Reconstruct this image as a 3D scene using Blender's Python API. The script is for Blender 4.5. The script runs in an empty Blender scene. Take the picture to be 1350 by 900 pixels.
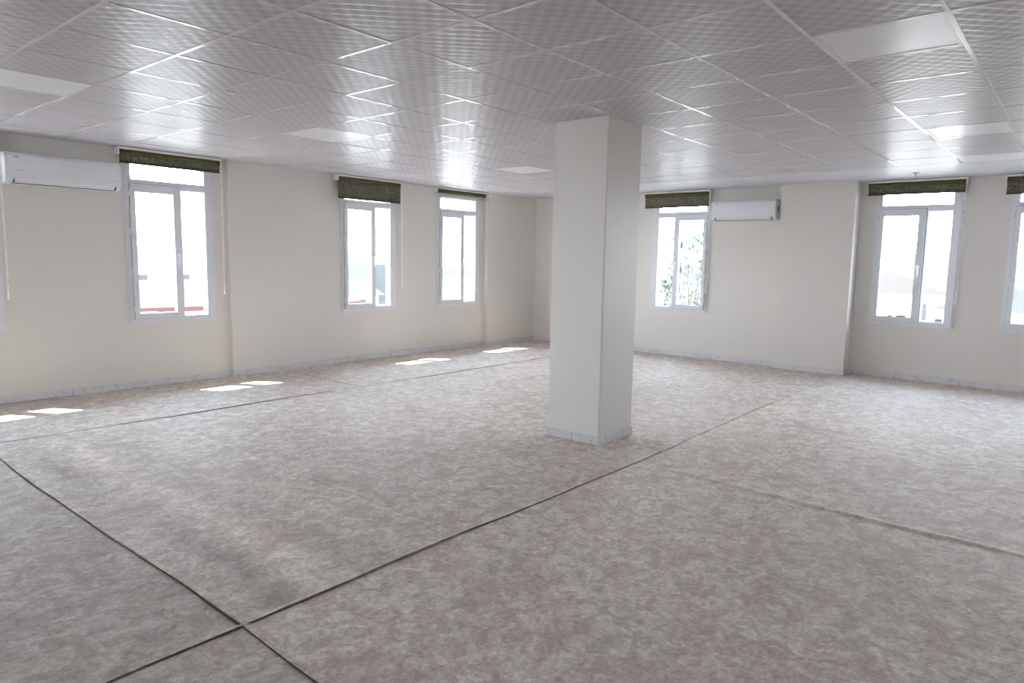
import bpy, bmesh, math, random
from mathutils import Vector, Matrix
random.seed(7)
S = bpy.context.scene
C = S.collection
H = 2.67                      # ceiling height
YL = 8.27                     # left wall plane
XB = 10.50                    # back wall plane, left stretch
XC = 10.32                    # face of the broad pilaster on the back wall
XR = 10.62                    # back wall plane, right stretch
X0, Y0 = -6.4, -4.8           # rear and right walls (behind / beside the camera)
CAMZ = 1.525

# ------------------------------------------------------------------ helpers
def mesh_obj(name, bm, mat, parent=None, loc=None, smooth=False):
    me = bpy.data.meshes.new(name)
    bmesh.ops.recalc_face_normals(bm, faces=bm.faces)
    bm.to_mesh(me); bm.free()
    if smooth:
        for p in me.polygons: p.use_smooth = True
    o = bpy.data.objects.new(name, me); C.objects.link(o)
    for m in (mat if isinstance(mat, (list, tuple)) else [mat]):
        me.materials.append(m)
    if parent: o.parent = parent
    if loc: o.location = loc
    return o
def tag(o, label=None, cat=None, group=None, kind=None):
    for k, v in (('label', label), ('category', cat), ('group', group), ('kind', kind)):
        if v: o[k] = v
    return o
def empty(name, loc=(0, 0, 0), rz=0, **k):
    o = bpy.data.objects.new(name, None); C.objects.link(o)
    o.location = loc; o.rotation_euler = (0, 0, rz); o.empty_display_size = .1
    return tag(o, **k)
def box(bm, x0, x1, y0, y1, z0, z1, bev=0, mi=0):
    if x0 > x1: x0, x1 = x1, x0
    if y0 > y1: y0, y1 = y1, y0
    if z0 > z1: z0, z1 = z1, z0
    vs = [bm.verts.new((x, y, z)) for x in (x0, x1) for y in (y0, y1) for z in (z0, z1)]
    fs = [bm.faces.new([vs[i] for i in q]) for q in
          ((0, 1, 3, 2), (4, 6, 7, 5), (0, 4, 5, 1), (2, 3, 7, 6), (0, 2, 6, 4), (1, 5, 7, 3))]
    for f in fs: f.material_index = mi
    if bev:
        es = list({e for f in fs for e in f.edges})
        bmesh.ops.bevel(bm, geom=es, offset=bev, segments=2, affect='EDGES', clamp_overlap=True)
def ring(bm, u0, u1, z0, z1, y0, y1, l, r, b, t):
    """rectangular frame of four mitre-less members in the local x-z plane"""
    box(bm, u0, u0 + l, y0, y1, z0, z1, .003)
    box(bm, u1 - r, u1, y0, y1, z0, z1, .003)
    box(bm, u0 + l, u1 - r, y0, y1, z0, z0 + b, .003)
    box(bm, u0 + l, u1 - r, y0, y1, z1 - t, z1, .003)
def tube(bm, p0, p1, r0, r1=None, n=12, mi=0):
    r1 = r0 if r1 is None else r1
    p0, p1 = Vector(p0), Vector(p1); d = (p1 - p0)
    q = d.to_track_quat('Z', 'Y').to_matrix()
    a, b = [], []
    for k in range(n):
        t = 2 * math.pi * k / n; v = q @ Vector((math.cos(t), math.sin(t), 0))
        a.append(bm.verts.new(p0 + v * r0)); b.append(bm.verts.new(p1 + v * r1))
    for k in range(n):
        f = bm.faces.new((a[k], a[(k + 1) % n], b[(k + 1) % n], b[k])); f.material_index = mi; f.smooth = True
    bm.faces.new(a[::-1]); bm.faces.new(b)
def extrude_profile(bm, prof, x0, x1, inset=0.0, mi=0):
    """prof: list of (y,z) closed, swept along x; ends softened by inset"""
    cy = sum(p[0] for p in prof) / len(prof); cz = sum(p[1] for p in prof) / len(prof)
    xs = [(x0, 1 - inset), (x0 + .006, 1 - inset * .3), (x0 + .016, 1.0), (x1 - .016, 1.0), (x1 - .006, 1 - inset * .3), (x1, 1 - inset)]
    rows = []
    for x, s in xs:
        rows.append([bm.verts.new((x, cy + (y - cy) * s, cz + (z - cz) * s)) for y, z in prof])
    n = len(prof)
    for a, b in zip(rows, rows[1:]):
        for k in range(n):
            f = bm.faces.new((a[k], a[(k + 1) % n], b[(k + 1) % n], b[k])); f.material_index = mi
    bm.faces.new(rows[0][::-1]); bm.faces.new(rows[-1])

# ------------------------------------------------------------------ materials
def new_mat(name):
    m = bpy.data.materials.new(name); m.use_nodes = True
    nt = m.node_tree; nt.nodes.clear()
    out = nt.nodes.new('ShaderNodeOutputMaterial'); bs = nt.nodes.new('ShaderNodeBsdfPrincipled')
    nt.links.new(bs.outputs[0], out.inputs[0])
    return m, nt, bs, out
def N(nt, t, **k):
    n = nt.nodes.new(t)
    for a, b in k.items():
        if a in n.inputs.keys(): n.inputs[a].default_value = b
        else: setattr(n, a, b)
    return n
def M2(nt, op, a, b=None, c=None):
    n = nt.nodes.new('ShaderNodeMath'); n.operation = op
    for i, v in enumerate((a, b, c)):
        if v is None: continue
        if isinstance(v, (int, float)): n.inputs[i].default_value = v
        else: nt.links.new(v, n.inputs[i])
    return n.outputs[0]
def plain(name, col, rough=.5, spec=.5, metal=0, noise=0.03, nscale=3.0, bump=0, bscale=200):
    m, nt, bs, out = new_mat(name)
    tc = N(nt, 'ShaderNodeTexCoord')
    nz = N(nt, 'ShaderNodeTexNoise', Scale=nscale, Detail=4.0)
    nt.links.new(tc.outputs['Object'], nz.inputs['Vector'])
    mx = N(nt, 'ShaderNodeMix', data_type='RGBA')
    mx.inputs['A'].default_value = (*[c * (1 - noise) for c in col], 1)
    mx.inputs['B'].default_value = (*[min(1, c * (1 + noise)) for c in col], 1)
    nt.links.new(nz.outputs[0], mx.inputs['Factor'])
    nt.links.new(mx.outputs['Result'], bs.inputs['Base Color'])
    bs.inputs['Roughness'].default_value = rough
    bs.inputs['Specular IOR Level'].default_value = spec
    bs.inputs['Metallic'].default_value = metal
    if bump:
        n2 = N(nt, 'ShaderNodeTexNoise', Scale=bscale, Detail=3.0)
        nt.links.new(tc.outputs['Object'], n2.inputs['Vector'])
        bp = N(nt, 'ShaderNodeBump', Strength=bump, Distance=.002)
        nt.links.new(n2.outputs[0], bp.inputs['Height']); nt.links.new(bp.outputs[0], bs.inputs['Normal'])
    return m

WALL = plain('cream wall paint', (.735, .708, .672), .50, .35, noise=.012, nscale=1.2, bump=.08, bscale=60)
PILLAR = plain('white pillar paint', (.78, .765, .74), .42, .4, noise=.01, nscale=1.5, bump=.06, bscale=50)
UPVC = plain('white window plastic', (.74, .76, .80), .32, .45, noise=.01)
GASKET = plain('grey gasket', (.16, .17, .19), .6)
CHROME = plain('pale handle metal', (.82, .83, .85), .22, .6, metal=.25)
GYPSUM = plain('smooth gypsum border', (.66, .66, .71), .38, .5, noise=.012, nscale=2)
TEE = plain('white ceiling tee', (.80, .80, .82), .16, .7, noise=.01)
DIFF = plain('light diffuser', (.88, .89, .94), .30, .5, noise=.015, nscale=2)
ACW = plain('white appliance plastic', (.80, .82, .86), .30, .5, noise=.008)
ACD = plain('dark air slot', (.05, .05, .055), .6)
ACG = plain('grey badge', (.25, .26, .28), .5)
ROLLW = plain('white rail metal', (.82, .80, .74), .35, .5)
CORD = plain('white bead cord', (.86, .83, .76), .5)
STICK = plain('grey window sticker', (.35, .37, .40), .6)
TRUNK = plain('tree bark', (.15, .13, .11), .9, noise=.3, nscale=8)
def stone():
    m, nt, bs, out = new_mat('veined marble skirting')
    tc = N(nt, 'ShaderNodeTexCoord')
    nz = N(nt, 'ShaderNodeTexNoise', Scale=2.2, Detail=6.0, Roughness=.6, Distortion=1.6)
    nt.links.new(tc.outputs['Object'], nz.inputs['Vector'])
    a = M2(nt, 'ABSOLUTE', M2(nt, 'SUBTRACT', nz.outputs[0], .5))
    cr = N(nt, 'ShaderNodeValToRGB'); nt.links.new(a, cr.inputs[0])
    e = cr.color_ramp.elements
    e[0].position = 0; e[0].color = (.54, .55, .57, 1); e[1].position = .022; e[1].color = (.70, .71, .73, 1)
    nt.links.new(cr.outputs[0], bs.inputs['Base Color']); bs.inputs['Roughness'].default_value = .25
    return m
MARBLE = stone()

def tile_mat():
    m, nt, bs, out = new_mat('embossed satin ceiling tile')
    tc = N(nt, 'ShaderNodeTexCoord'); sp = N(nt, 'ShaderNodeSeparateXYZ')
    nt.links.new(tc.outputs['Object'], sp.inputs[0])
    k = 2 * math.pi / .10
    # woven ripple: two crossed waves whose phase swaps from cell to cell
    sx = M2(nt, 'SINE', M2(nt, 'MULTIPLY', sp.outputs[0], k)); sy = M2(nt, 'SINE', M2(nt, 'MULTIPLY', sp.outputs[1], k))
    pr = M2(nt, 'MULTIPLY', sx, sy)
    d1 = M2(nt, 'SINE', M2(nt, 'MULTIPLY', M2(nt, 'ADD', sp.outputs[0], sp.outputs[1]), k * 2))
    hgt = M2(nt, 'ADD', pr, M2(nt, 'MULTIPLY', d1, .25))
    bp = N(nt, 'ShaderNodeBump', Strength=1.0, Distance=.0011)
    nt.links.new(hgt, bp.inputs['Height']); nt.links.new(bp.outputs[0], bs.inputs['Normal'])
    mx = N(nt, 'ShaderNodeMix', data_type='RGBA')
    mx.inputs['A'].default_value = (.475, .452, .49, 1); mx.inputs['B'].default_value = (.63, .605, .64, 1)  # ripple's reflection blotches painted in as darker and paler tile colour
    nt.links.new(M2(nt, 'MULTIPLY_ADD', pr, .5, .5), mx.inputs['Factor'])
    nt.links.new(mx.outputs['Result'], bs.inputs['Base Color'])
    bs.inputs['Roughness'].default_value = .36; bs.inputs['Specular IOR Level'].default_value = .34
    return m
TILE = tile_mat()

def carpet_mat():
    m, nt, bs, out = new_mat('mottled beige carpet')
    tc = N(nt, 'ShaderNodeTexCoord'); sp = N(nt, 'ShaderNodeSeparateXYZ')
    nt.links.new(tc.outputs['Object'], sp.inputs[0])
    def noise(sc, det=5, rough=.6, dist=0.0, off=0):
        mp = N(nt, 'ShaderNodeMapping'); mp.inputs['Location'].default_value = (off, off * .7, 0)
        nt.links.new(tc.outputs['Object'], mp.inputs[0])
        n = N(nt, 'ShaderNodeTexNoise', Scale=sc, Detail=det, Roughness=rough, Distortion=dist)
        nt.links.new(mp.outputs[0], n.inputs['Vector']); return n.outputs[0]
    def ramp(v, stops):
        cr = N(nt, 'ShaderNodeValToRGB'); nt.links.new(v, cr.inputs[0])
        e = cr.color_ramp.elements
        while len(e) < len(stops): e.new(.5)
        for q, (p, c) in zip(e, stops): q.position = p; q.color = (*c, 1) if isinstance(c, tuple) else (c, c, c, 1)
        return cr.outputs[0]
    def mix(f, a, b, mode='MIX'):
        x = N(nt, 'ShaderNodeMix', data_type='RGBA', blend_type=mode)
        for i, v in (('Factor', f), ('A', a), ('B', b)):
            if isinstance(v, (int, float)): x.inputs[i].default_value = v
            elif isinstance(v, tuple): x.inputs[i].default_value = (*v, 1)
            else: nt.links.new(v, x.inputs[i])
        return x.outputs['Result']
    base = mix(ramp(noise(11, 6, .7, .8), [(.38, 0.0), (.60, 1.0)]), (.52, .435, .375), (.76, .70, .625))
    pink = ramp(noise(3.2, 5, .7, 1.2, 9), [(.48, 0.0), (.66, .8)])
    base = mix(pink, base, (.52, .405, .36))
    green = ramp(noise(10, 4, .6, .9, 21), [(.60, 0.0), (.74, .65)])
    base = mix(green, base, (.41, .395, .37))
    fine = ramp(noise(38, 5, .75, .4, 4), [(.35, .78), (.65, 1.18)])
    base = mix(1.0, base, fine, 'MULTIPLY')
    fine2 = ramp(noise(330, 2, .6, 0, 2), [(.3, .90), (.7, 1.08)])
    base = mix(1.0, base, fine2, 'MULTIPLY')
    big = ramp(noise(.45, 2, .5, 0, 33), [(.35, .93), (.65, 1.06)])
    base = mix(1.0, base, big, 'MULTIPLY')
    # lighter and darker lanes tinted across the middle strip
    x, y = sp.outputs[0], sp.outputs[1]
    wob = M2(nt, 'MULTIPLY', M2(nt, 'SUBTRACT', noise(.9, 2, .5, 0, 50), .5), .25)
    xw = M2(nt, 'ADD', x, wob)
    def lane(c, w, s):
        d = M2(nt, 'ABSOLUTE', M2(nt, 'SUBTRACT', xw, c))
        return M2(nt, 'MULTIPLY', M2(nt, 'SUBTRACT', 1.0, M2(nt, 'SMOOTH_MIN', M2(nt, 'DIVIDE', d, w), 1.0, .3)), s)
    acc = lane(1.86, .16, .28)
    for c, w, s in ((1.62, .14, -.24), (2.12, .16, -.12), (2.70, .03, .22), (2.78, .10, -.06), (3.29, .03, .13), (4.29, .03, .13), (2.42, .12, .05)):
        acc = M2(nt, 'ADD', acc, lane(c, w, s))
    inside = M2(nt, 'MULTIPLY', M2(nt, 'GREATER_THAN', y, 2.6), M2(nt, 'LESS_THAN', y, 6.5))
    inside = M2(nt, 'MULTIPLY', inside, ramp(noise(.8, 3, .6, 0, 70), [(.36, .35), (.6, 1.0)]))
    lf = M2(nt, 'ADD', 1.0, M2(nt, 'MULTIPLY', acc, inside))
    lf = M2(nt, 'MULTIPLY', lf, M2(nt, 'MULTIPLY_ADD', M2(nt, 'LESS_THAN', x, 1.39), -.15, 1.0))  # shade put into the colour left of the seam, against surplus window light
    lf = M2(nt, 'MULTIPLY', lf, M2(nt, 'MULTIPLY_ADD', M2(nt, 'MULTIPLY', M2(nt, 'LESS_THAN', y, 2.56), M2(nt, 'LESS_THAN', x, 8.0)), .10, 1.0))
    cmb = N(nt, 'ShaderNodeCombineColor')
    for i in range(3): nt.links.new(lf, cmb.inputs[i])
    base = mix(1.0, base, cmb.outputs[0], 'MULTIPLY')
    nt.links.new(base, bs.inputs['Base Color'])
    bs.inputs['Roughness'].default_value = .66; bs.inputs['Specular IOR Level'].default_value = .20
    b1 = N(nt, 'ShaderNodeBump', Strength=.35, Distance=.003); nt.links.new(noise(260, 3, .7), b1.inputs['Height'])
    b2 = N(nt, 'ShaderNodeBump', Strength=.5, Distance=.012); nt.links.new(noise(2.6, 3, .5, 0, 12), b2.inputs['Height'])
    nt.links.new(b2.outputs[0], b1.inputs['Normal']); nt.links.new(b1.outputs[0], bs.inputs['Normal'])
    return m
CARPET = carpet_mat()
SEAM = plain('dark seam gap', (.12, .095, .085), .9, .1, noise=.2, nscale=20)

def fabric_mat(name, dark, light, thr=.5):
    m, nt, bs, out = new_mat(name)
    tc = N(nt, 'ShaderNodeTexCoord')
    wv = N(nt, 'ShaderNodeTexNoise', Scale=16.0, Detail=4.0, Roughness=.7, Distortion=3.5)
    nt.links.new(tc.outputs['Object'], wv.inputs['Vector'])
    a = M2(nt, 'ABSOLUTE', M2(nt, 'SUBTRACT', wv.outputs[0], thr))
    cr = N(nt, 'ShaderNodeValToRGB'); nt.links.new(a, cr.inputs[0])
    e = cr.color_ramp.elements
    e[0].position = .012; e[0].color = (*light, 1); e[1].position = .05; e[1].color = (*dark, 1)
    nt.links.new(cr.outputs[0], bs.inputs['Base Color']); bs.inputs['Roughness'].default_value = .8
    bs.inputs['Specular IOR Level'].default_value = .2
    return m
FAB = fabric_mat('olive damask fabric', (.066, .063, .038), (.27, .27, .20))
FABTOP = fabric_mat('olive roll fabric', (.10, .085, .035), (.16, .15, .07))
HEM = plain('dark hem bar', (.045, .042, .032), .5)

def glass_mat():
    m, nt, bs, out = new_mat('clear window glass'); nt.nodes.remove(bs)
    tr = N(nt, 'ShaderNodeBsdfTransparent'); tr.inputs[0].default_value = (.98, .99, .99, 1)
    gl = N(nt, 'ShaderNodeBsdfGlossy', Roughness=.02); lw = N(nt, 'ShaderNodeLayerWeight')
    mx = N(nt, 'ShaderNodeMixShader')
    nt.links.new(M2(nt, 'MULTIPLY_ADD', M2(nt, 'POWER', lw.outputs['Facing'], 4.0), .6, .03), mx.inputs[0]); nt.links.new(tr.outputs[0], mx.inputs[1])
    nt.links.new(gl.outputs[0], mx.inputs[2]); nt.links.new(mx.outputs[0], out.inputs[0])
    return m
GLASS = glass_mat()
def leaf_mat(name, a, b):
    return plain(name, a, .7, .2, noise=.5, nscale=1.5)

# ------------------------------------------------------------------ windows data: (name, origin, rz, width, flip)
WW, WZ0, WZ1 = 1.015, .73, 2.58
REAR_ADDED = (2.0, 3.6, 5.2)
RIGHT = ()
left_x = [1.045, 3.215, 6.09, 7.99]
R90 = -math.pi / 2
WINS = [dict(x0=x, side='L') for x in left_x]
WINS += [dict(y1=5.685, side='B', flip=True, X=XB), dict(y1=2.34, side='B', X=XR), dict(y1=.825, side='B', X=XR),
         dict(y1=-1.55, side='B', X=XR)]
WINS += [dict(y0=y, side='R') for y in REAR_ADDED]      # unseen rear-wall windows, added to raise the light levels

WINS += [dict(x1=x + WW, side='S') for x in RIGHT]
def wall_mesh(bm, u0, u1, holes, zt, to_world, t=.16):
    """wall slab of thickness t made of boxes around rectangular holes; local u along, y outward"""
    def bx(a, b, z0, z1):
        vs = []
        for u in (a, b):
            for y in (0, t):
                for z in (z0, z1): vs.append(bm.verts.new(to_world(u, y, z)))
        for q in ((0, 1, 3, 2), (4, 6, 7, 5), (0, 4, 5, 1), (2, 3, 7, 6), (0, 2, 6, 4), (1, 5, 7, 3)):
            bm.faces.new([vs[i] for i in q])
    cur = u0
    for a, b in sorted(holes):
        if a > cur: bx(cur, a, 0, zt)
        bx(a, b, 0, WZ0 + .02); bx(a, b, WZ1 - .02, zt)
        cur = b
    if u1 > cur: bx(cur, u1, 0, zt)

ZT = H + .30
# left wall, with its two shallow pilasters
bm = bmesh.new()
wall_mesh(bm, X0, 10.8, [(x + .02, x + WW - .02) for x in left_x], ZT, lambda u, y, z: (u, YL + y, z))
box(bm, 4.41, 5.72, YL - .045, YL + .01, 0, ZT)
box(bm, 9.14, 10.8, YL - .10, YL + .01, 0, ZT)
tag(mesh_obj('wall_left', bm, WALL), kind='structure')
# back wall: left stretch, pilaster, right stretch
bm = bmesh.new()
tw = lambda X: (lambda u, y, z: (X + y, -u, z))
wall_mesh(bm, -8.45, -3.0, [(-5.685 + .02, -5.685 + WW - .02)], ZT, tw(XB), t=.28)
wall_mesh(bm, -3.0, -Y0 + .2, [(-y + .02, -y + WW - .02) for y in (2.34, .825, -1.55)], ZT, tw(XR))
box(bm, XC, XR + .1, 2.545, 3.54, 0, ZT)
tag(mesh_obj('wall_back', bm, WALL), kind='structure')
# rear wall (behind the camera) and right wall
bm = bmesh.new()
wall_mesh(bm, Y0 - .2, 8.45, [(y + .02, y + WW - .02) for y in REAR_ADDED], ZT, lambda u, y, z: (X0 - y, u, z))
tag(mesh_obj('wall_rear', bm, WALL), kind='structure')
bm = bmesh.new(); wall_mesh(bm, X0 - .16, 10.8, [(x + .02, x + WW - .02) for x in RIGHT], ZT, lambda u, y, z: (u, Y0 - y, z))
tag(mesh_obj('wall_right', bm, WALL), kind='structure')

# ------------------------------------------------------------------ window builder (local: x = left to right seen from inside, y = outward, z up)
def build_window(n, loc, rz, flip=False, stickers=False):
    root = empty('window_%d' % n, loc, rz, kind='structure')
    F = (lambda u: WW - u) if flip else (lambda u: u)
    def fb(bm, a, b, *r, **k): box(bm, F(a), F(b), *r, **k)
    def frg(bm, a, b, z0, z1, y0, y1, l, r, bt, t):
        fb(bm, a, a + l, y0, y1, z0, z1, .003); fb(bm, b - r, b, y0, y1, z0, z1, .003)
        fb(bm, a + l, b - r, y0, y1, z0, z0 + bt, .003); fb(bm, a + l, b - r, y0, y1, z1 - t, z1, .003)
    bm = bmesh.new()
    frg(bm, 0, WW, WZ0, WZ1, -.012, .002, .034, .034, .034, .034)               # thin cover strip on the wall
    frg(bm, .022, WW - .022, WZ0 + .022, WZ1 - .022, -.026, .085, .05, .092, .048, .04)
    fb(bm, .07, WW - .11, -.024, .08, 2.262, 2.335, .003)                       # transom bar
    fb(bm, .555, .625, -.020, .08, WZ0 + .06, 2.27, .003)                         # mullion
    mesh_obj('frame', bm, UPVC, root)
    bm = bmesh.new()                                                             # glazing beads round the fixed lights
    frg(bm, .624, .905, WZ0 + .068, 2.264, .018, .036, .012, .012, .012, .012)
    frg(bm, .071, .905, 2.333, WZ1 - .06, .018, .036, .012, .012, .012, .012)
    mesh_obj('glazing_bead', bm, UPVC, root)
    sash = None
    bm = bmesh.new(); frg(bm, .052, .604, .783, 2.292, -.052, .012, .054, .084, .064, .090)
    sash = mesh_obj('sash', bm, UPVC, root)
    bm = bmesh.new(); frg(bm, .1045, .5215, .8455, 2.2035, -.030, -.026, .004, .004, .004, .004)
    mesh_obj('gasket', bm, GASKET, sash)
    bm = bmesh.new(); fb(bm, .10, .54, -.014, -.008, .838, 2.232); mesh_obj('pane', bm, GLASS, sash)
    bm = bmesh.new(); fb(bm, .62, .945, .036, .042, WZ0 + .06, 2.27); mesh_obj('pane', bm, GLASS, root)
    bm = bmesh.new(); fb(bm, .068, .945, .036, .042, 2.33, WZ1 - .055); mesh_obj('pane', bm, GLASS, root)
    bm = bmesh.new()                                                             # dark gap line where the sash meets the frame
    frg(bm, .047, .609, .778, 2.297, -.0275, -.024, .006, .006, .006, .006)
    mesh_obj('rebate_gap', bm, GASKET, root)
    for z in (.90, 1.33, 1.77, 2.19):
        bm = bmesh.new(); tube(bm, (F(.044), -.046, z - .035), (F(.044), -.046, z + .035), .0085)
        fb(bm, .030, .052, -.040, -.024, z - .028, z + .028, .002)
        mesh_obj('hinge', bm, UPVC, root)
    bm = bmesh.new()
    fb(bm, .549, .575, -.062, -.051, 1.46, 1.545, .004)
    tube(bm, (F(.562), -.062, 1.522), (F(.562), -.088, 1.522), .009)
    box(bm, F(.562) - .009, F(.562) + .009, -.098, -.082, 1.395, 1.533, .005)
    mesh_obj('handle', bm, CHROME, sash)
    if stickers:
        for a, b, z0, z1 in ((.235, .30, .845, .868), (.33, .46, .845, .872), (.79, .885, .802, .85)):
            bm = bmesh.new(); fb(bm, a, b, -.018 if a < .6 else .031, -.0145 if a < .6 else .0355, z0, z1)
            mesh_obj('sticker', bm, STICK, sash if a < .6 else root)
    # outer stone sill
    bm = bmesh.new(); fb(bm, .02, WW - .02, .085, .22, WZ0 - .02, WZ0 + .03); mesh_obj('outer_sill', bm, MARBLE, root)
    return root
n = 1
for w in WINS:
    if w['side'] == 'L': build_window(n, (w['x0'], YL, 0), 0)
    elif w['side'] == 'B': build_window(n, (w['X'], w['y1'], 0), R90, flip=w.get('flip', False), stickers=not w.get('flip'))
    elif w['side'] == 'S': build_window(n, (w['x1'], Y0, 0), math.pi)
    else: build_window(n, (X0, w['y0'], 0), math.pi / 2)
    n += 1

# ------------------------------------------------------------------ skirting
def skirt(name, runs):
    bm = bmesh.new()
    for (x0, y0, x1, y1, nx, ny) in runs:       # line on the wall plane and room-side normal
        L = math.hypot(x1 - x0, y1 - y0); k = max(1, round(L / .6))
        for i in range(k):
            a, b = i / k, (i + 1) / k; g = .0012 / L
            ax, ay = x0 + (x1 - x0) * (a + g), y0 + (y1 - y0) * (a + g)
            bx_, by = x0 + (x1 - x0) * (b - g), y0 + (y1 - y0) * (b - g)
            t = .012 + random.uniform(0, .002); hh = .072 + random.uniform(-.001, .001)
            box(bm, min(ax, bx_, ax + nx * t, bx_ + nx * t), max(ax, bx_, ax + nx * t, bx_ + nx * t),
                min(ay, by, ay + ny * t, by + ny * t), max(ay, by, ay + ny * t, by + ny * t), 0, hh, .0015)
    return bm
bm = skirt('', [(X0, YL, 4.41, YL, 0, -1), (4.41, YL - .045, 5.72, YL - .045, 0, -1), (5.72, YL, 7.0, YL, 0, -1), (7.62, YL, 9.14, YL, 0, -1),
                (9.14, YL - .10, XB, YL - .10, 0, -1), (4.41, YL, 4.41, YL - .057, -1, 0), (9.14, YL, 9.14, YL - .112, -1, 0)])
box(bm, 7.0, 7.62, YL - .035, YL, 0, .082, .003)
tag(mesh_obj('baseboard_left', bm, MARBLE), kind='structure')
bm = skirt('', [(XB, 8.17, XB, 3.54, -1, 0), (XC, 3.54, XC, 2.545, -1, 0), (XR, 2.545, XR, Y0, -1, 0), (XC - .012, 2.545, XR, 2.545, 0, -1)])
tag(mesh_obj('baseboard_back', bm, MARBLE), kind='structure')

# ------------------------------------------------------------------ floor
bm = bmesh.new()
nx, ny = 60, 50
g = [[bm.verts.new((X0 - .1 + (XR + .3 - X0) * i / nx, Y0 - .1 + (8.5 - Y0) * j / ny, 0)) for j in range(ny + 1)] for i in range(nx + 1)]
for i in range(nx):
    for j in range(ny): bm.faces.new((g[i][j], g[i + 1][j], g[i + 1][j + 1], g[i][j + 1]))
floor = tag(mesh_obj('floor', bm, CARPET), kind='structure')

def polyline(p0, p1, step, amp, seed):
    r = random.Random(seed); L = math.dist(p0, p1); n = max(3, int(L / step))
    dx, dy = (p1[0] - p0[0]) / L, (p1[1] - p0[1]) / L
    ph = [r.uniform(0, 6.28) for _ in range(4)]
    out = []
    for i in range(n + 1):
        s = L * i / n
        w = amp * (math.sin(s * 1.7 + ph[0]) * .6 + math.sin(s * 4.1 + ph[1]) * .3 + math.sin(s * 11 + ph[2]) * .12)
        out.append((p0[0] + dx * s - dy * w, p0[1] + dy * s + dx * w, s))
    return out, (-dy, dx), ph
def seam(p0, p1, w=.007, amp=.012, seed=1, lip=.028, side=1, lh=.006, weak=0.0):
    pts, nrm, ph = polyline(p0, p1, .05, amp, seed)
    bm = bmesh.new(); prev = None
    for x, y, s in pts:                                     # the dark gap
        ww = w * (.75 + .45 * math.sin(s * 2.3 + ph[3])) * (1 - weak * (.5 + .5 * math.sin(s * 5.3 + ph[1])))
        a = bm.verts.new((x - nrm[0] * ww, y - nrm[1] * ww, .0022)); b = bm.verts.new((x + nrm[0] * ww, y + nrm[1] * ww, .0022))
        if prev: bm.faces.new((prev[0], a, b, prev[1]))
        prev = (a, b)
    mesh_obj('seam', bm, SEAM, floor)
    bm = bmesh.new(); prev = None                           # the lifted edge of the carpet beside it
    for x, y, s in pts:
        hh = lh * (.6 + .4 * math.sin(s * 1.9 + ph[0]))
        row = []
        for t in range(7):
            q = t / 6; off = side * (w * .6 + q * lip)
            z = max(.0005, hh * (math.cos(q * math.pi / 2)) ** 1.3 + (.0006 if t < 6 else 0))
            row.append(bm.verts.new((x + nrm[0] * off, y + nrm[1] * off, z)))
        row.insert(0, bm.verts.new((x + nrm[0] * side * w * .6, y + nrm[1] * side * w * .6, 0)))
        if prev:
            for k in range(7): bm.faces.new((prev[k], prev[k + 1], row[k + 1], row[k]))
        prev = row
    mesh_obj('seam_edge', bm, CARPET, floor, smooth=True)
seam((X0, 6.66), (XB, 6.47), .012, .018, 3, side=1)
seam((.2, 2.575), (5.02, 2.555), .0055, .014, 5, side=1, lh=.009)
seam((5.02, 2.555), (10.28, 2.63), .005, .014, 6, side=1, weak=.8, lh=.003)
seam((1.41, 6.62), (1.375, 2.56), .0075, .012, 8, side=1, lip=.04, lh=.010)
seam((1.375, 2.56), (1.35, 1.3), .006, .010, 9, side=1, lip=.04, lh=.009)
seam((5.07, 6.56), (5.10, 8.2), .006, .012, 10, side=1)
seam((5.03, 2.56), (5.10, 3.0), .008, .006, 11, side=1)
def crease(p0, p1, w, h, seed):
    pts, nrm, ph = polyline(p0, p1, .08, .03, seed); L = pts[-1][2]
    bm = bmesh.new(); prev = None
    for x, y, s in pts:
        e = min(1, s / .4, (L - s) / .4); hh = h * max(0, e) * (.75 + .25 * math.sin(s * 2.2 + ph[1])); row = []
        for t in range(13):
            q = t / 12 * 2 - 1
            row.append(bm.verts.new((x + nrm[0] * q * w, y + nrm[1] * q * w, .0004 + hh * (.5 + .5 * math.cos(q * math.pi)))))
        if prev:
            for k in range(12): bm.faces.new((prev[k], prev[k + 1], row[k + 1], row[k]))
        prev = row
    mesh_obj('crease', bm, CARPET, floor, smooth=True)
crease((4.62, 2.5), (4.40, -1.2), .055, .011, 12)
crease((2.71, 6.1), (2.70, 3.05), .030, .006, 13)
crease((3.27, 4.9), (3.31, 3.1), .030, .005, 14)
crease((1.86, 6.4), (1.82, 2.7), .10, .006, 15)

# ------------------------------------------------------------------ pillar
pil = empty('pillar', (5.075, 3.30, 0), label='white square free-standing pillar with marble skirting in the middle of the room', cat='column')
bm = bmesh.new(); box(bm, -.265, .265, -.265, .265, 0, H + .02, .006); mesh_obj('shaft', bm, PILLAR, pil)
bm = bmesh.new()
for s in (-1, 1):
    box(bm, -.276, -.002, s * .264, s * .276, 0, .068, .0015); box(bm, .002, .276, s * .264, s * .276, 0, .068, .0015)
    box(bm, s * .264, s * .2765, -.2635, -.002, 0, .068, .0015); box(bm, s * .264, s * .2765, .002, .2635, 0, .068, .0015)
mesh_obj('skirting', bm, MARBLE, pil)

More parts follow.
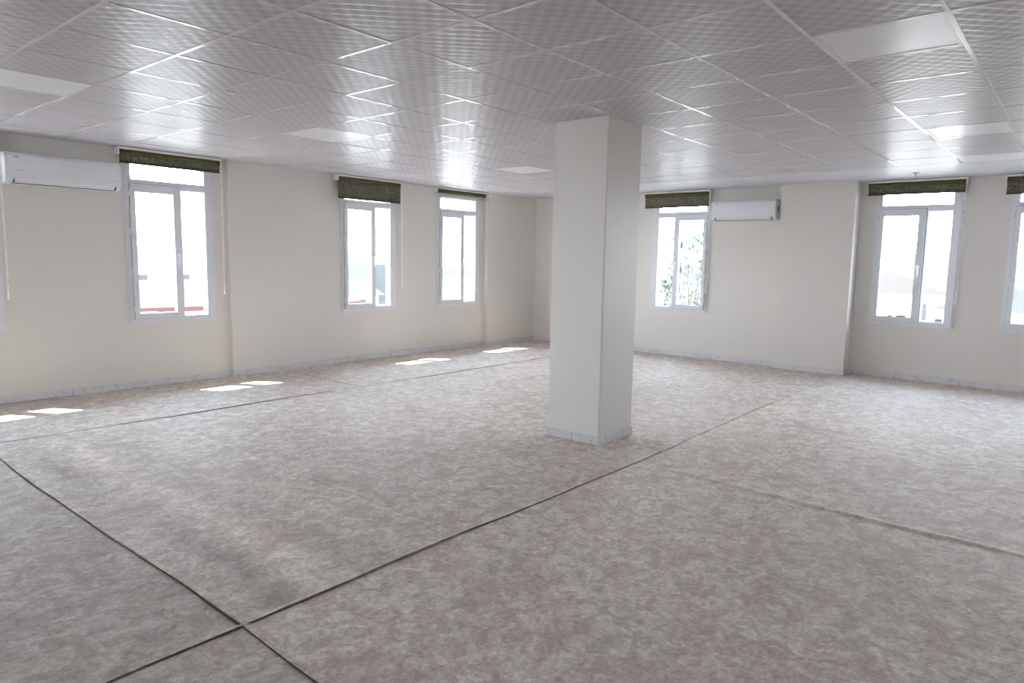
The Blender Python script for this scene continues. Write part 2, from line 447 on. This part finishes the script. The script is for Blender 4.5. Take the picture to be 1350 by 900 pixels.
# ------------------------------------------------------------------ ceiling
XG = [2.556 + .6 * k for k in range(-15, 12)]           # cross lines, last 9.156
YG = [.6 * k for k in range(-8, 14)]                    # last 7.8
LIGHTS = [(1.356, 5.4), (3.756, 5.4), (6.756, 5.4), (3.756, .6), (6.756, .6), (8.556, .6)]
isl = lambda x, y: any(abs(x - a) < .1 and abs(y - b) < .1 for a, b in LIGHTS)
bm = bmesh.new()
for x in XG[:-1]:
    for y in YG[:-1]:
        if isl(x, y): continue
        a, b = random.gauss(0, .0009), random.gauss(0, .0009); z = H + .0015
        m = 3; gv = [[bm.verts.new((x + .6 * i / m, y + .6 * j / m, z + a * (i / m - .5) + b * (j / m - .5)
             + (.0 if i in (0, m) or j in (0, m) else -.0006))) for j in range(m + 1)] for i in range(m + 1)]
        for i in range(m):
            for j in range(m):
                f = bm.faces.new((gv[i][j], gv[i][j + 1], gv[i + 1][j + 1], gv[i + 1][j])); f.smooth = True
ceiling = mesh_obj('ceiling', bm, TILE)
tag(ceiling, kind='structure')
for p in ceiling.data.polygons:
    if p.normal.z > 0: p.flip()
bm = bmesh.new()                                        # smooth gypsum border and the slab above
box(bm, X0, XR + .1, 7.8, YL + .1, H + .0005, H + .03); box(bm, XG[-1], XR + .1, Y0, 7.8, H + .0005, H + .03)
box(bm, X0 - .1, XR + .2, Y0 - .1, YL + .2, H + .2, H + .28)
tag(mesh_obj('ceiling', bm, GYPSUM), kind='structure')
bm = bmesh.new()
def tee(x0, y0, x1, y1, w=.0115):
    """one 0.6 m run of tee: flat white face, very slightly tilted about its own axis"""
    t1, t2 = random.gauss(0, .00045), random.gauss(0, .0010)
    z = H - .001
    ax, ay = (1, 0) if y0 == y1 else (0, 1); nx_, ny_ = ay, ax
    vs = []
    for (x, y, e) in ((x0, y0, -1), (x1, y1, 1)):
        for s in (-1, 1):
            dz = t2 * .15 * e + t1 * s * .5
            vs.append(bm.verts.new((x + nx_ * s * w, y + ny_ * s * w, z + dz)))
    top = [bm.verts.new((v.co.x, v.co.y, H + .006)) for v in vs]
    bm.faces.new((vs[0], vs[1], vs[3], vs[2]))
    bm.faces.new((vs[0], vs[2], top[2], top[0])); bm.faces.new((vs[1], top[1], top[3], vs[3]))
    bm.faces.new((vs[0], top[0], top[1], vs[1])); bm.faces.new((vs[2], vs[3], top[3], top[2]))
for y in YG:
    for x in XG[:-1]: tee(x + .0004, y, x + .5996, y)
for x in XG:
    for y in YG[:-1]: tee(x, y + .012, x, y + .588)
mesh_obj('ceiling_grid', bm, TEE, ceiling)
vis = {(1.356, 5.4): 'square flush ceiling light panel at the upper left edge, above the wall air conditioner',
       (3.756, 5.4): 'square flush ceiling light panel between the left wall windows and the camera, left of centre',
       (6.756, 5.4): 'small looking square ceiling light panel just left of the pillar top',
       (3.756, .6): 'largest square ceiling light panel, nearest one on the right side',
       (6.756, .6): 'square ceiling light panel on the right, middle one of the row of three',
       (8.556, .6): 'square ceiling light panel on the right, farthest of the row, near the back wall'}
for (x, y) in LIGHTS:
    lab = vis[(x, y)]
    L = empty('ceiling_light', (x + .3, y + .3, H), label=lab, cat='light', group='square ceiling light panels')
    bm = bmesh.new(); h = .288
    for s in (-1, 1):
        box(bm, -h, h, s * (h - .009) - .009, s * (h - .009) + .009, -.0005, .012); box(bm, s * (h - .009) - .009, s * (h - .009) + .009, -h + .018, h - .018, -.0005, .012)
    mesh_obj('frame', bm, ACW, L)
    bm = bmesh.new(); box(bm, -h + .017, h - .017, -h + .017, h - .017, .0025, .010)
    mesh_obj('diffuser', bm, DIFF, L)

# sprinkler by the back wall
sp = empty('ceiling_sprinkler', (9.80, 1.76, H), label='small ceiling sprinkler head just above the blind near the right end of the back wall', cat='sprinkler')
bm = bmesh.new(); tube(bm, (0, 0, .001), (0, 0, -.008), .042, .036, 20); mesh_obj('escutcheon', bm, CHROME, sp)
bm = bmesh.new(); tube(bm, (0, 0, -.008), (0, 0, -.035), .012, .009, 12)
for s in (-1, 1): tube(bm, (s * .010, 0, -.02), (s * .012, 0, -.055), .003, .003, 8)
mesh_obj('body', bm, CHROME, sp)
bm = bmesh.new(); tube(bm, (0, 0, -.055), (0, 0, -.060), .026, .024, 16); mesh_obj('deflector', bm, CHROME, sp)

# ------------------------------------------------------------------ blinds (local as windows: x left to right, y outward, wall at y = 0)
def blind(loc, rz, width, drop_z, label, cord_right=True, cord=True, grey=False):
    root = empty('window_blind', loc, rz, label=label, cat='blind', group='olive roller blinds')
    zt = H - .020
    bm = bmesh.new(); box(bm, 0, width, -.135, -.005, zt - .010, zt + .014, .003); mesh_obj('head_rail', bm, ROLLW, root)
    bm = bmesh.new(); zc = zt - .042; tube(bm, (.014, -.088, zc), (width - .014, -.088, zc), .030, n=20)
    mesh_obj('fabric_roll', bm, FABTOP, root)
    for a, b in ((.0, .012), (width - .012, width)):
        bm = bmesh.new(); box(bm, a, b, -.130, -.01, zt - .068, zt - .006, .004); mesh_obj('bracket', bm, ROLLW, root)
    top = zc - .004
    if drop_z < top - .05:
        bm = bmesh.new(); nU = 40
        rows = []
        for k in range(nU + 1):
            u = .016 + (width - .032) * k / nU
            wv = .0016 * math.sin(u * 31) + .001 * math.sin(u * 77)
            rows.append([bm.verts.new((u, -.104 + wv * t, top + (drop_z - top) * t)) for t in (0, .33, .66, 1)])
        for a, b in zip(rows, rows[1:]):
            for k in range(3): bm.faces.new((a[k], b[k], b[k + 1], a[k + 1]))
        o = mesh_obj('fabric', bm, FAB, root, smooth=True)
        md = o.modifiers.new('thick', 'SOLIDIFY'); md.thickness = .0018
    bm = bmesh.new(); box(bm, .014, width - .014, -.111, -.098, drop_z - .022, drop_z + .002, .004); mesh_obj('bottom_bar', bm, HEM, root)
    if cord:
        u = width - .006 if cord_right else .006
        bm = bmesh.new()
        for dx in (-.006, .006):
            pts = [Vector((u + dx * (1 - i / 12 * .6), -.125 - .004 * math.sin(i / 12 * 3.14), (zt - .03) + (1.13 - (zt - .03)) * i / 12)) for i in range(13)]
            for a, b in zip(pts, pts[1:]): tube(bm, a, b, .0028, n=6)
        c = mesh_obj('pull_cord', bm, CORD, root)
        bm = bmesh.new(); tube(bm, (u, -.125, 1.135), (u, -.125, 1.05), .006, .009, 10); mesh_obj('cord_weight', bm, CORD, c)
    return root
blind((.925, YL, 0), 0, 1.15, 2.46, 'dark blind end cut off by the left picture edge, beside the air conditioner')
blind((3.135, YL, 0), 0, 1.155, 2.515, 'olive patterned blind over the first window right of the left air conditioner, mostly rolled up')
blind((5.975, YL, 0), 0, 1.165, 2.36, 'olive patterned blind hanging lowest of those on the left wall, over its middle window')
blind((7.885, YL, 0), 0, 1.19, 2.605, 'fully rolled up dark grey green blind nearest the far left corner')
blind((XB, 5.815, 0), R90, 1.16, 2.43, 'olive patterned blind between the pillar and the back wall air conditioner')
blind((XR, 2.455, 0), R90, 1.155, 2.50, 'dark olive blind over the window right of the broad wall pilaster')
blind((XR, .905, 0), R90, 1.155, 2.45, 'dark olive blind at the right edge of the picture')

# ------------------------------------------------------------------ split air conditioners
def aircon(loc, rz, width, label, right_port=False):
    root = empty('air_conditioner', loc, rz, label=label, cat='air conditioner', group='white wall air conditioners')
    z0, z1 = 2.175, 2.475; D = .205
    # body profile (y outward negative into the room)
    prof = [(-.002, z0 + .02), (-.002, z1 - .004), (-.02, z1), (-.150, z1), (-.180, z1 - .012), (-.196, z1 - .035), (-.203, z1 - .10), (-.203, z0 + .075),
            (-.192, z0 + .050), (-.150, z0 + .012), (-.11, z0), (-.03, z0)]
    bm = bmesh.new(); extrude_profile(bm, prof, 0, width, .05); mesh_obj('body', bm, ACW, root)
    bm = bmesh.new()
    pp = [(-.150, z1 + .001), (-.184, z1 - .012), (-.2015, z1 - .035), (-.2085, z1 - .10), (-.2085, z0 + .085), (-.201, z0 + .085), (-.201, z1 - .10), (-.194, z1 - .03), (-.175, z1 - .012)]
    extrude_profile(bm, pp, .042, width - .010, .0); mesh_obj('front_panel', bm, ACW, root)
    bm = bmesh.new(); pl = [(-.2055, z0 + .080), (-.1985, z0 + .052), (-.1585, z0 + .013), (-.150, z0 + .016), (-.190, z0 + .056), (-.198, z0 + .080)]
    extrude_profile(bm, pl, .075, width - .06, .0); mesh_obj('louver', bm, ACW, root)
    bm = bmesh.new(); box(bm, .06, width - .045, -.150, -.138, z0 + .004, z0 + .0095)
    box(bm, .070, .0735, -.1985, -.150, z0 + .012, z0 + .050); box(bm, width - .0585, width - .055, -.1985, -.150, z0 + .012, z0 + .050)
    mesh_obj('air_slot', bm, ACD, root)
    bm = bmesh.new()                                    # small maker's mark near the upper left corner: short strokes
    ux = .072
    for k in range(5):
        w = .009; box(bm, ux, ux + w + .001 * (k % 2), -.2092, -.2080, z1 - .052, z1 - .043)
        ux += w
    mesh_obj('badge', bm, ACG, root)
    bm = bmesh.new(); box(bm, .09, .14, -.2092, -.2080, z0 + .128, z0 + .1305); mesh_obj('printed_mark', bm, ACG, root)
    bm = bmesh.new(); box(bm, width - .085, width - .045, -.2092, -.2080, z0 + .105, z0 + .108); mesh_obj('indicator', bm, ACG, root)
    if right_port:
        bm = bmesh.new(); box(bm, width - .004, width + .0015, -.12, -.075, z0 + .12, z0 + .20, .003); mesh_obj('pipe_opening', bm, ACD, root)
    return root
aircon((2.085, YL, 0), 0, 1.04, 'white split air conditioner high on the left wall, left of the blind and window')
aircon((XB, 4.60, 0), R90, .99, 'white split air conditioner high on the back wall between window and pilaster', True)

# wall spot
ws = None

# ------------------------------------------------------------------ outside
OV = plain('concrete soffit', (.5, .5, .48), .8)
bm = bmesh.new()
box(bm, X0 - 1.4, XR + 1.2, YL + .16, YL + 1.14, 2.95, 3.12); box(bm, XR + .3, XR + 1.2, Y0 - .4, YL + .16, 2.95, 3.12); tag(mesh_obj('trim_1', bm, OV), kind='structure')  # unseen eaves; the back one added to cut the sky light
bm = bmesh.new(); box(bm, X0 - .4, XR + .4, Y0 - .4, YL + .3, ZT, ZT + .15); tag(mesh_obj('trim_2', bm, OV), kind='structure')
GZ = -3.6
GND = plain('pale dusty ground', (.19, .18, .165), .95, .1, noise=.25, nscale=.15)
bm = bmesh.new(); box(bm, -60, 260, -140, 260, GZ - .3, GZ)
tag(mesh_obj('ground', bm, GND), kind='structure')
bm = bmesh.new(); box(bm, X0 - .16, XR + .16, Y0 - .16, YL + .16, GZ, -.02)
tag(mesh_obj('wall_lower', bm, OV), kind='structure')

PALE = plain('pale render', (.6, .58, .54), .9); GREYR = plain('faded grey sheet roof', (.026, .029, .028), .8, noise=.3, nscale=.8)
RED = plain('red coping', (.055, .024, .022), .7, .1); TEAL = plain('pale teal wall', (.020, .027, .027), .8); DARK = plain('dark steel', (.010, .010, .011), .6)
PINK = plain('old red tiles', (.038, .033, .031), .9)
def house(name, x, y, w, d, h, m, label, roof=None, nwin=3, cat='building', face='x'):
    r = empty(name, (x, y, GZ), label=label, cat=cat)
    bm = bmesh.new(); box(bm, -w / 2, w / 2, -d / 2, d / 2, 0, h); mesh_obj('walls', bm, m, r)
    if roof:
        bm = bmesh.new(); e = .3
        a = [bm.verts.new(v) for v in ((-w / 2 - e, -d / 2 - e, h), (w / 2 + e, -d / 2 - e, h), (w / 2 + e, d / 2 + e, h), (-w / 2 - e, d / 2 + e, h), (-w / 2 - e, 0, h + d * .22), (w / 2 + e, 0, h + d * .22))]
        for q in ((0, 1, 5, 4), (2, 3, 4, 5), (0, 4, 3), (1, 2, 5), (0, 3, 2, 1)): bm.faces.new([a[i] for i in q])
        mesh_obj('roof', bm, roof, r)
    for k in range(nwin):
        t = (k + .5) / nwin - .5
        bm = bmesh.new()
        if face == 'x': box(bm, t * w - .45, t * w + .45, -d / 2 - .03, -d / 2 + .05, h * .45, h * .45 + 1.2)
        else: box(bm, -w / 2 - .03, -w / 2 + .05, t * d - .45, t * d + .45, h * .45, h * .45 + 1.2)
        mesh_obj('window', bm, DARK, r)
    return r
# seen through the left windows
sh = house('shed', 15.2, 33, 4.2, 6, 2.6, PALE, 'long low grey roofed shed seen through the window by the left air conditioner', GREYR, 2)
rw = empty('parapet', (12.0, 24, GZ), rz=-.12, label='low wall with a red coping outside the window by the left air conditioner', cat='wall')
bm = bmesh.new(); box(bm, -2.6, 6, -.1, .1, 0, 3.15); mesh_obj('wall_body', bm, PALE, rw)
bm = bmesh.new(); box(bm, -2.7, 6.1, -.16, .16, 3.15, 3.32); mesh_obj('coping', bm, RED, rw)
fr = empty('steel_frame', (9.15, 22.2, GZ), label='thin dark steel frame outside the window by the left air conditioner', cat='frame')
bm = bmesh.new()
for x in (-.25, .35):
    for y in (-.3, .3): box(bm, x - .02, x + .02, y - .02, y + .02, 0, 3.3)
mesh_obj('post', bm, DARK, fr)
bm = bmesh.new(); box(bm, -.3, .4, -.33, .33, 3.26, 3.31); mesh_obj('top', bm, DARK, fr)
house('house', 34.5, 44, 3.2, 6, 4.6, TEAL, 'pale teal house far beyond the middle window of the left wall', None, 2)
house('house', 30, 72, 8, 7, 4.3, PALE, 'pale distant house beyond the window by the left air conditioner', GREYR, 2)
house('house', 28, 38, 3.0, 4, 2.7, PALE, 'small pale house with a red tile roof beyond the middle left window', PINK, 1)
house('house', 58, 50, 10, 8, 3.4, PALE, 'pale far house beyond the window nearest the corner', GREYR, 3)
# seen through the back windows
house('house', 56, 10.4, 6, 7, 3.3, PALE, 'low pale house beyond the window right of the pilaster', PINK, 2, face='y')
house('house', 44, 3.0, 5, 6, 3.0, PALE, 'low pale house beyond the window at the right edge', GREYR, 2, face='y')
bm = bmesh.new()
prev = None
for k in range(31):
    t = k / 30; y = -50 + 95 * t
    hz = 2.5 + 5.5 * math.exp(-((y - 14) / 13) ** 2) + 3.2 * math.exp(-((y + 18) / 16) ** 2) + .5 * math.sin(y * .7)
    row = [bm.verts.new((105 + 26 * s, y, GZ + hz * math.sin(math.pi * (s + .0)) ** 1 + .0)) for s in (0, .15, .3, .5, .7, 1)]
    if prev:
        for a in range(5): bm.faces.new((prev[a], prev[a + 1], row[a + 1], row[a]))
    prev = row
HILL = plain('scrub covered hill', (.031, .035, .028), .95, .1, noise=.7, nscale=.35)
tag(mesh_obj('hill', bm, HILL, smooth=True), label='low scrub covered green hill on the horizon beyond the right windows', cat='hill')

def tree(x, y, hgt, rad, mat, label, nl=2600, base=.35, seed=1, leaf=.16):
    r = random.Random(seed); root = empty('tree', (x, y, GZ), label=label, cat='tree', group='trees outside the back windows')
    bm = bmesh.new(); tube(bm, (0, 0, 0), (.1, .05, hgt * .55), .13, .08, 10)
    clumps = []
    for k in range(16):
        a = r.uniform(0, 6.28); q = r.uniform(.15, .95); z = hgt * (base + (1 - base) * r.uniform(.05, .95))
        rr = rad * (1 - .55 * abs(z / hgt - .55)) * q
        c = Vector((rr * math.cos(a), rr * math.sin(a), z)); clumps.append(c)
        tube(bm, (.05, .03, hgt * .3 + .2 * (z - hgt * .3)), c, .045, .012, 6)
    mesh_obj('trunk', bm, TRUNK, root)
    bm = bmesh.new()
    for i in range(nl):
        c = r.choice(clumps); v = Vector((r.gauss(0, 1), r.gauss(0, 1), r.gauss(0, .8))) * rad * .20
        p = c + v; n_ = Vector((r.gauss(0, 1), r.gauss(0, 1), r.gauss(0, 1))).normalized(); t = n_.orthogonal().normalized(); b = n_.cross(t)
        s = leaf * r.uniform(.6, 1.2)
        bm.faces.new([bm.verts.new(p + t * s), bm.verts.new(p + b * s * .45), bm.verts.new(p - t * s), bm.verts.new(p - b * s * .45)])
    mesh_obj('foliage', bm, mat, root)
LG = plain('grey green leaves', (.125, .145, .125), .8, .1, noise=.6, nscale=1.2)
LY = plain('yellow green leaves', (.19, .21, .10), .8, .1, noise=.5, nscale=1.2)
tree(26, 12.3, 6.6, 1.5, LG, 'tall grey green tree right of the pillar, seen through the right pane of its window', 1700, .38, 3)
tree(33, 16.9, 4.9, 1.2, LG, 'rounder grey green tree just left of the tall one outside the back window', 1300, .35, 4)
tree(24, 12.55, 2.6, .8, LG, 'low dark bush at the foot of the pane right of the pillar', 1200, .2, 5, .1)
tree(21, 11.85, 3.0, .7, LY, 'yellow green bush seen through the left pane of the window right of the pillar', 1500, .2, 6, .1)
tree(25.5, 14.1, 3.9, .6, LG, 'slim greyish tree behind the yellow green bush outside the back window', 1000, .35, 8, .12)

# ------------------------------------------------------------------ light
w = bpy.data.worlds.new('sky'); S.world = w; w.use_nodes = True
nt = w.node_tree; nt.nodes.clear()
out = nt.nodes.new('ShaderNodeOutputWorld'); bg = nt.nodes.new('ShaderNodeBackground')
tc = N(nt, 'ShaderNodeTexCoord'); spz = N(nt, 'ShaderNodeSeparateXYZ'); nt.links.new(tc.outputs['Generated'], spz.inputs[0])
cr = N(nt, 'ShaderNodeValToRGB'); nt.links.new(spz.outputs[2], cr.inputs[0])
e = cr.color_ramp.elements; e[0].position = 0; e[0].color = (.95, .97, 1, 1); e[1].position = .7; e[1].color = (.62, .78, 1, 1)
nt.links.new(cr.outputs[0], bg.inputs[0]); bg.inputs[1].default_value = 15.0; nt.links.new(bg.outputs[0], out.inputs[0])
def lamp(name, kind, energy, col):
    d = bpy.data.lights.new(name, kind); d.energy = energy; d.color = col
    o = bpy.data.objects.new(name, d); C.objects.link(o); return o
sun = lamp('sun', 'SUN', 26, (1, .95, .86)); sun.data.angle = math.radians(.6)
sun.rotation_euler = Vector((.58, -1, -1.48)).to_track_quat('-Z', 'Y').to_euler()
for wd in WINS:                                           # portals that guide sky sampling through each opening
    o = lamp('sky_portal', 'AREA', 1, (1, 1, 1)); o.data.shape = 'RECTANGLE'; o.data.size = WW - .04; o.data.size_y = WZ1 - WZ0
    o.data.cycles.is_portal = True
    zc = (WZ0 + WZ1) / 2
    if wd['side'] == 'L': o.location = (wd['x0'] + WW / 2, YL + .17, zc); d = Vector((0, -1, 0))
    elif wd['side'] == 'B': o.location = (wd['X'] + .17 + (.12 if wd.get('flip') else 0), wd['y1'] - WW / 2, zc); d = Vector((-1, 0, 0))
    elif wd['side'] == 'S': o.location = (wd['x1'] - WW / 2, Y0 - .17, zc); d = Vector((0, 1, 0))
    else: o.location = (X0 - .17, wd['y0'] + WW / 2, zc); d = Vector((1, 0, 0))
    o.rotation_euler = d.to_track_quat('-Z', 'Z').to_euler()

# ------------------------------------------------------------------ camera (24 mm lens on a 36 mm wide frame)
yaw, pitch, roll = .6926, -.1174, .0178
f = Vector((math.cos(pitch) * math.cos(yaw), math.cos(pitch) * math.sin(yaw), math.sin(pitch)))
r = f.cross(Vector((0, 0, 1))).normalized(); u = r.cross(f)
r2 = r * math.cos(roll) + u * math.sin(roll); u2 = -r * math.sin(roll) + u * math.cos(roll)
cam = bpy.data.objects.new('camera', bpy.data.cameras.new('camera')); C.objects.link(cam)
cam.matrix_world = Matrix(((r2.x, u2.x, -f.x, 0), (r2.y, u2.y, -f.y, 0), (r2.z, u2.z, -f.z, CAMZ), (0, 0, 0, 1)))
cam.data.sensor_width = 36; cam.data.lens = 912.7 / 1350 * 36; cam.data.clip_end = 600; cam.data.clip_start = .05
S.camera = cam
S.view_settings.view_transform = 'Standard'; S.view_settings.look = 'None'
S.view_settings.exposure = 0.86; S.view_settings.gamma = 1.0
S.cycles.use_denoising = True
S.cycles.max_bounces = 14; S.cycles.diffuse_bounces = 8; S.cycles.transparent_max_bounces = 12
S.cycles.sample_clamp_indirect = 12
S.cycles.caustics_reflective = False; S.cycles.caustics_refractive = False
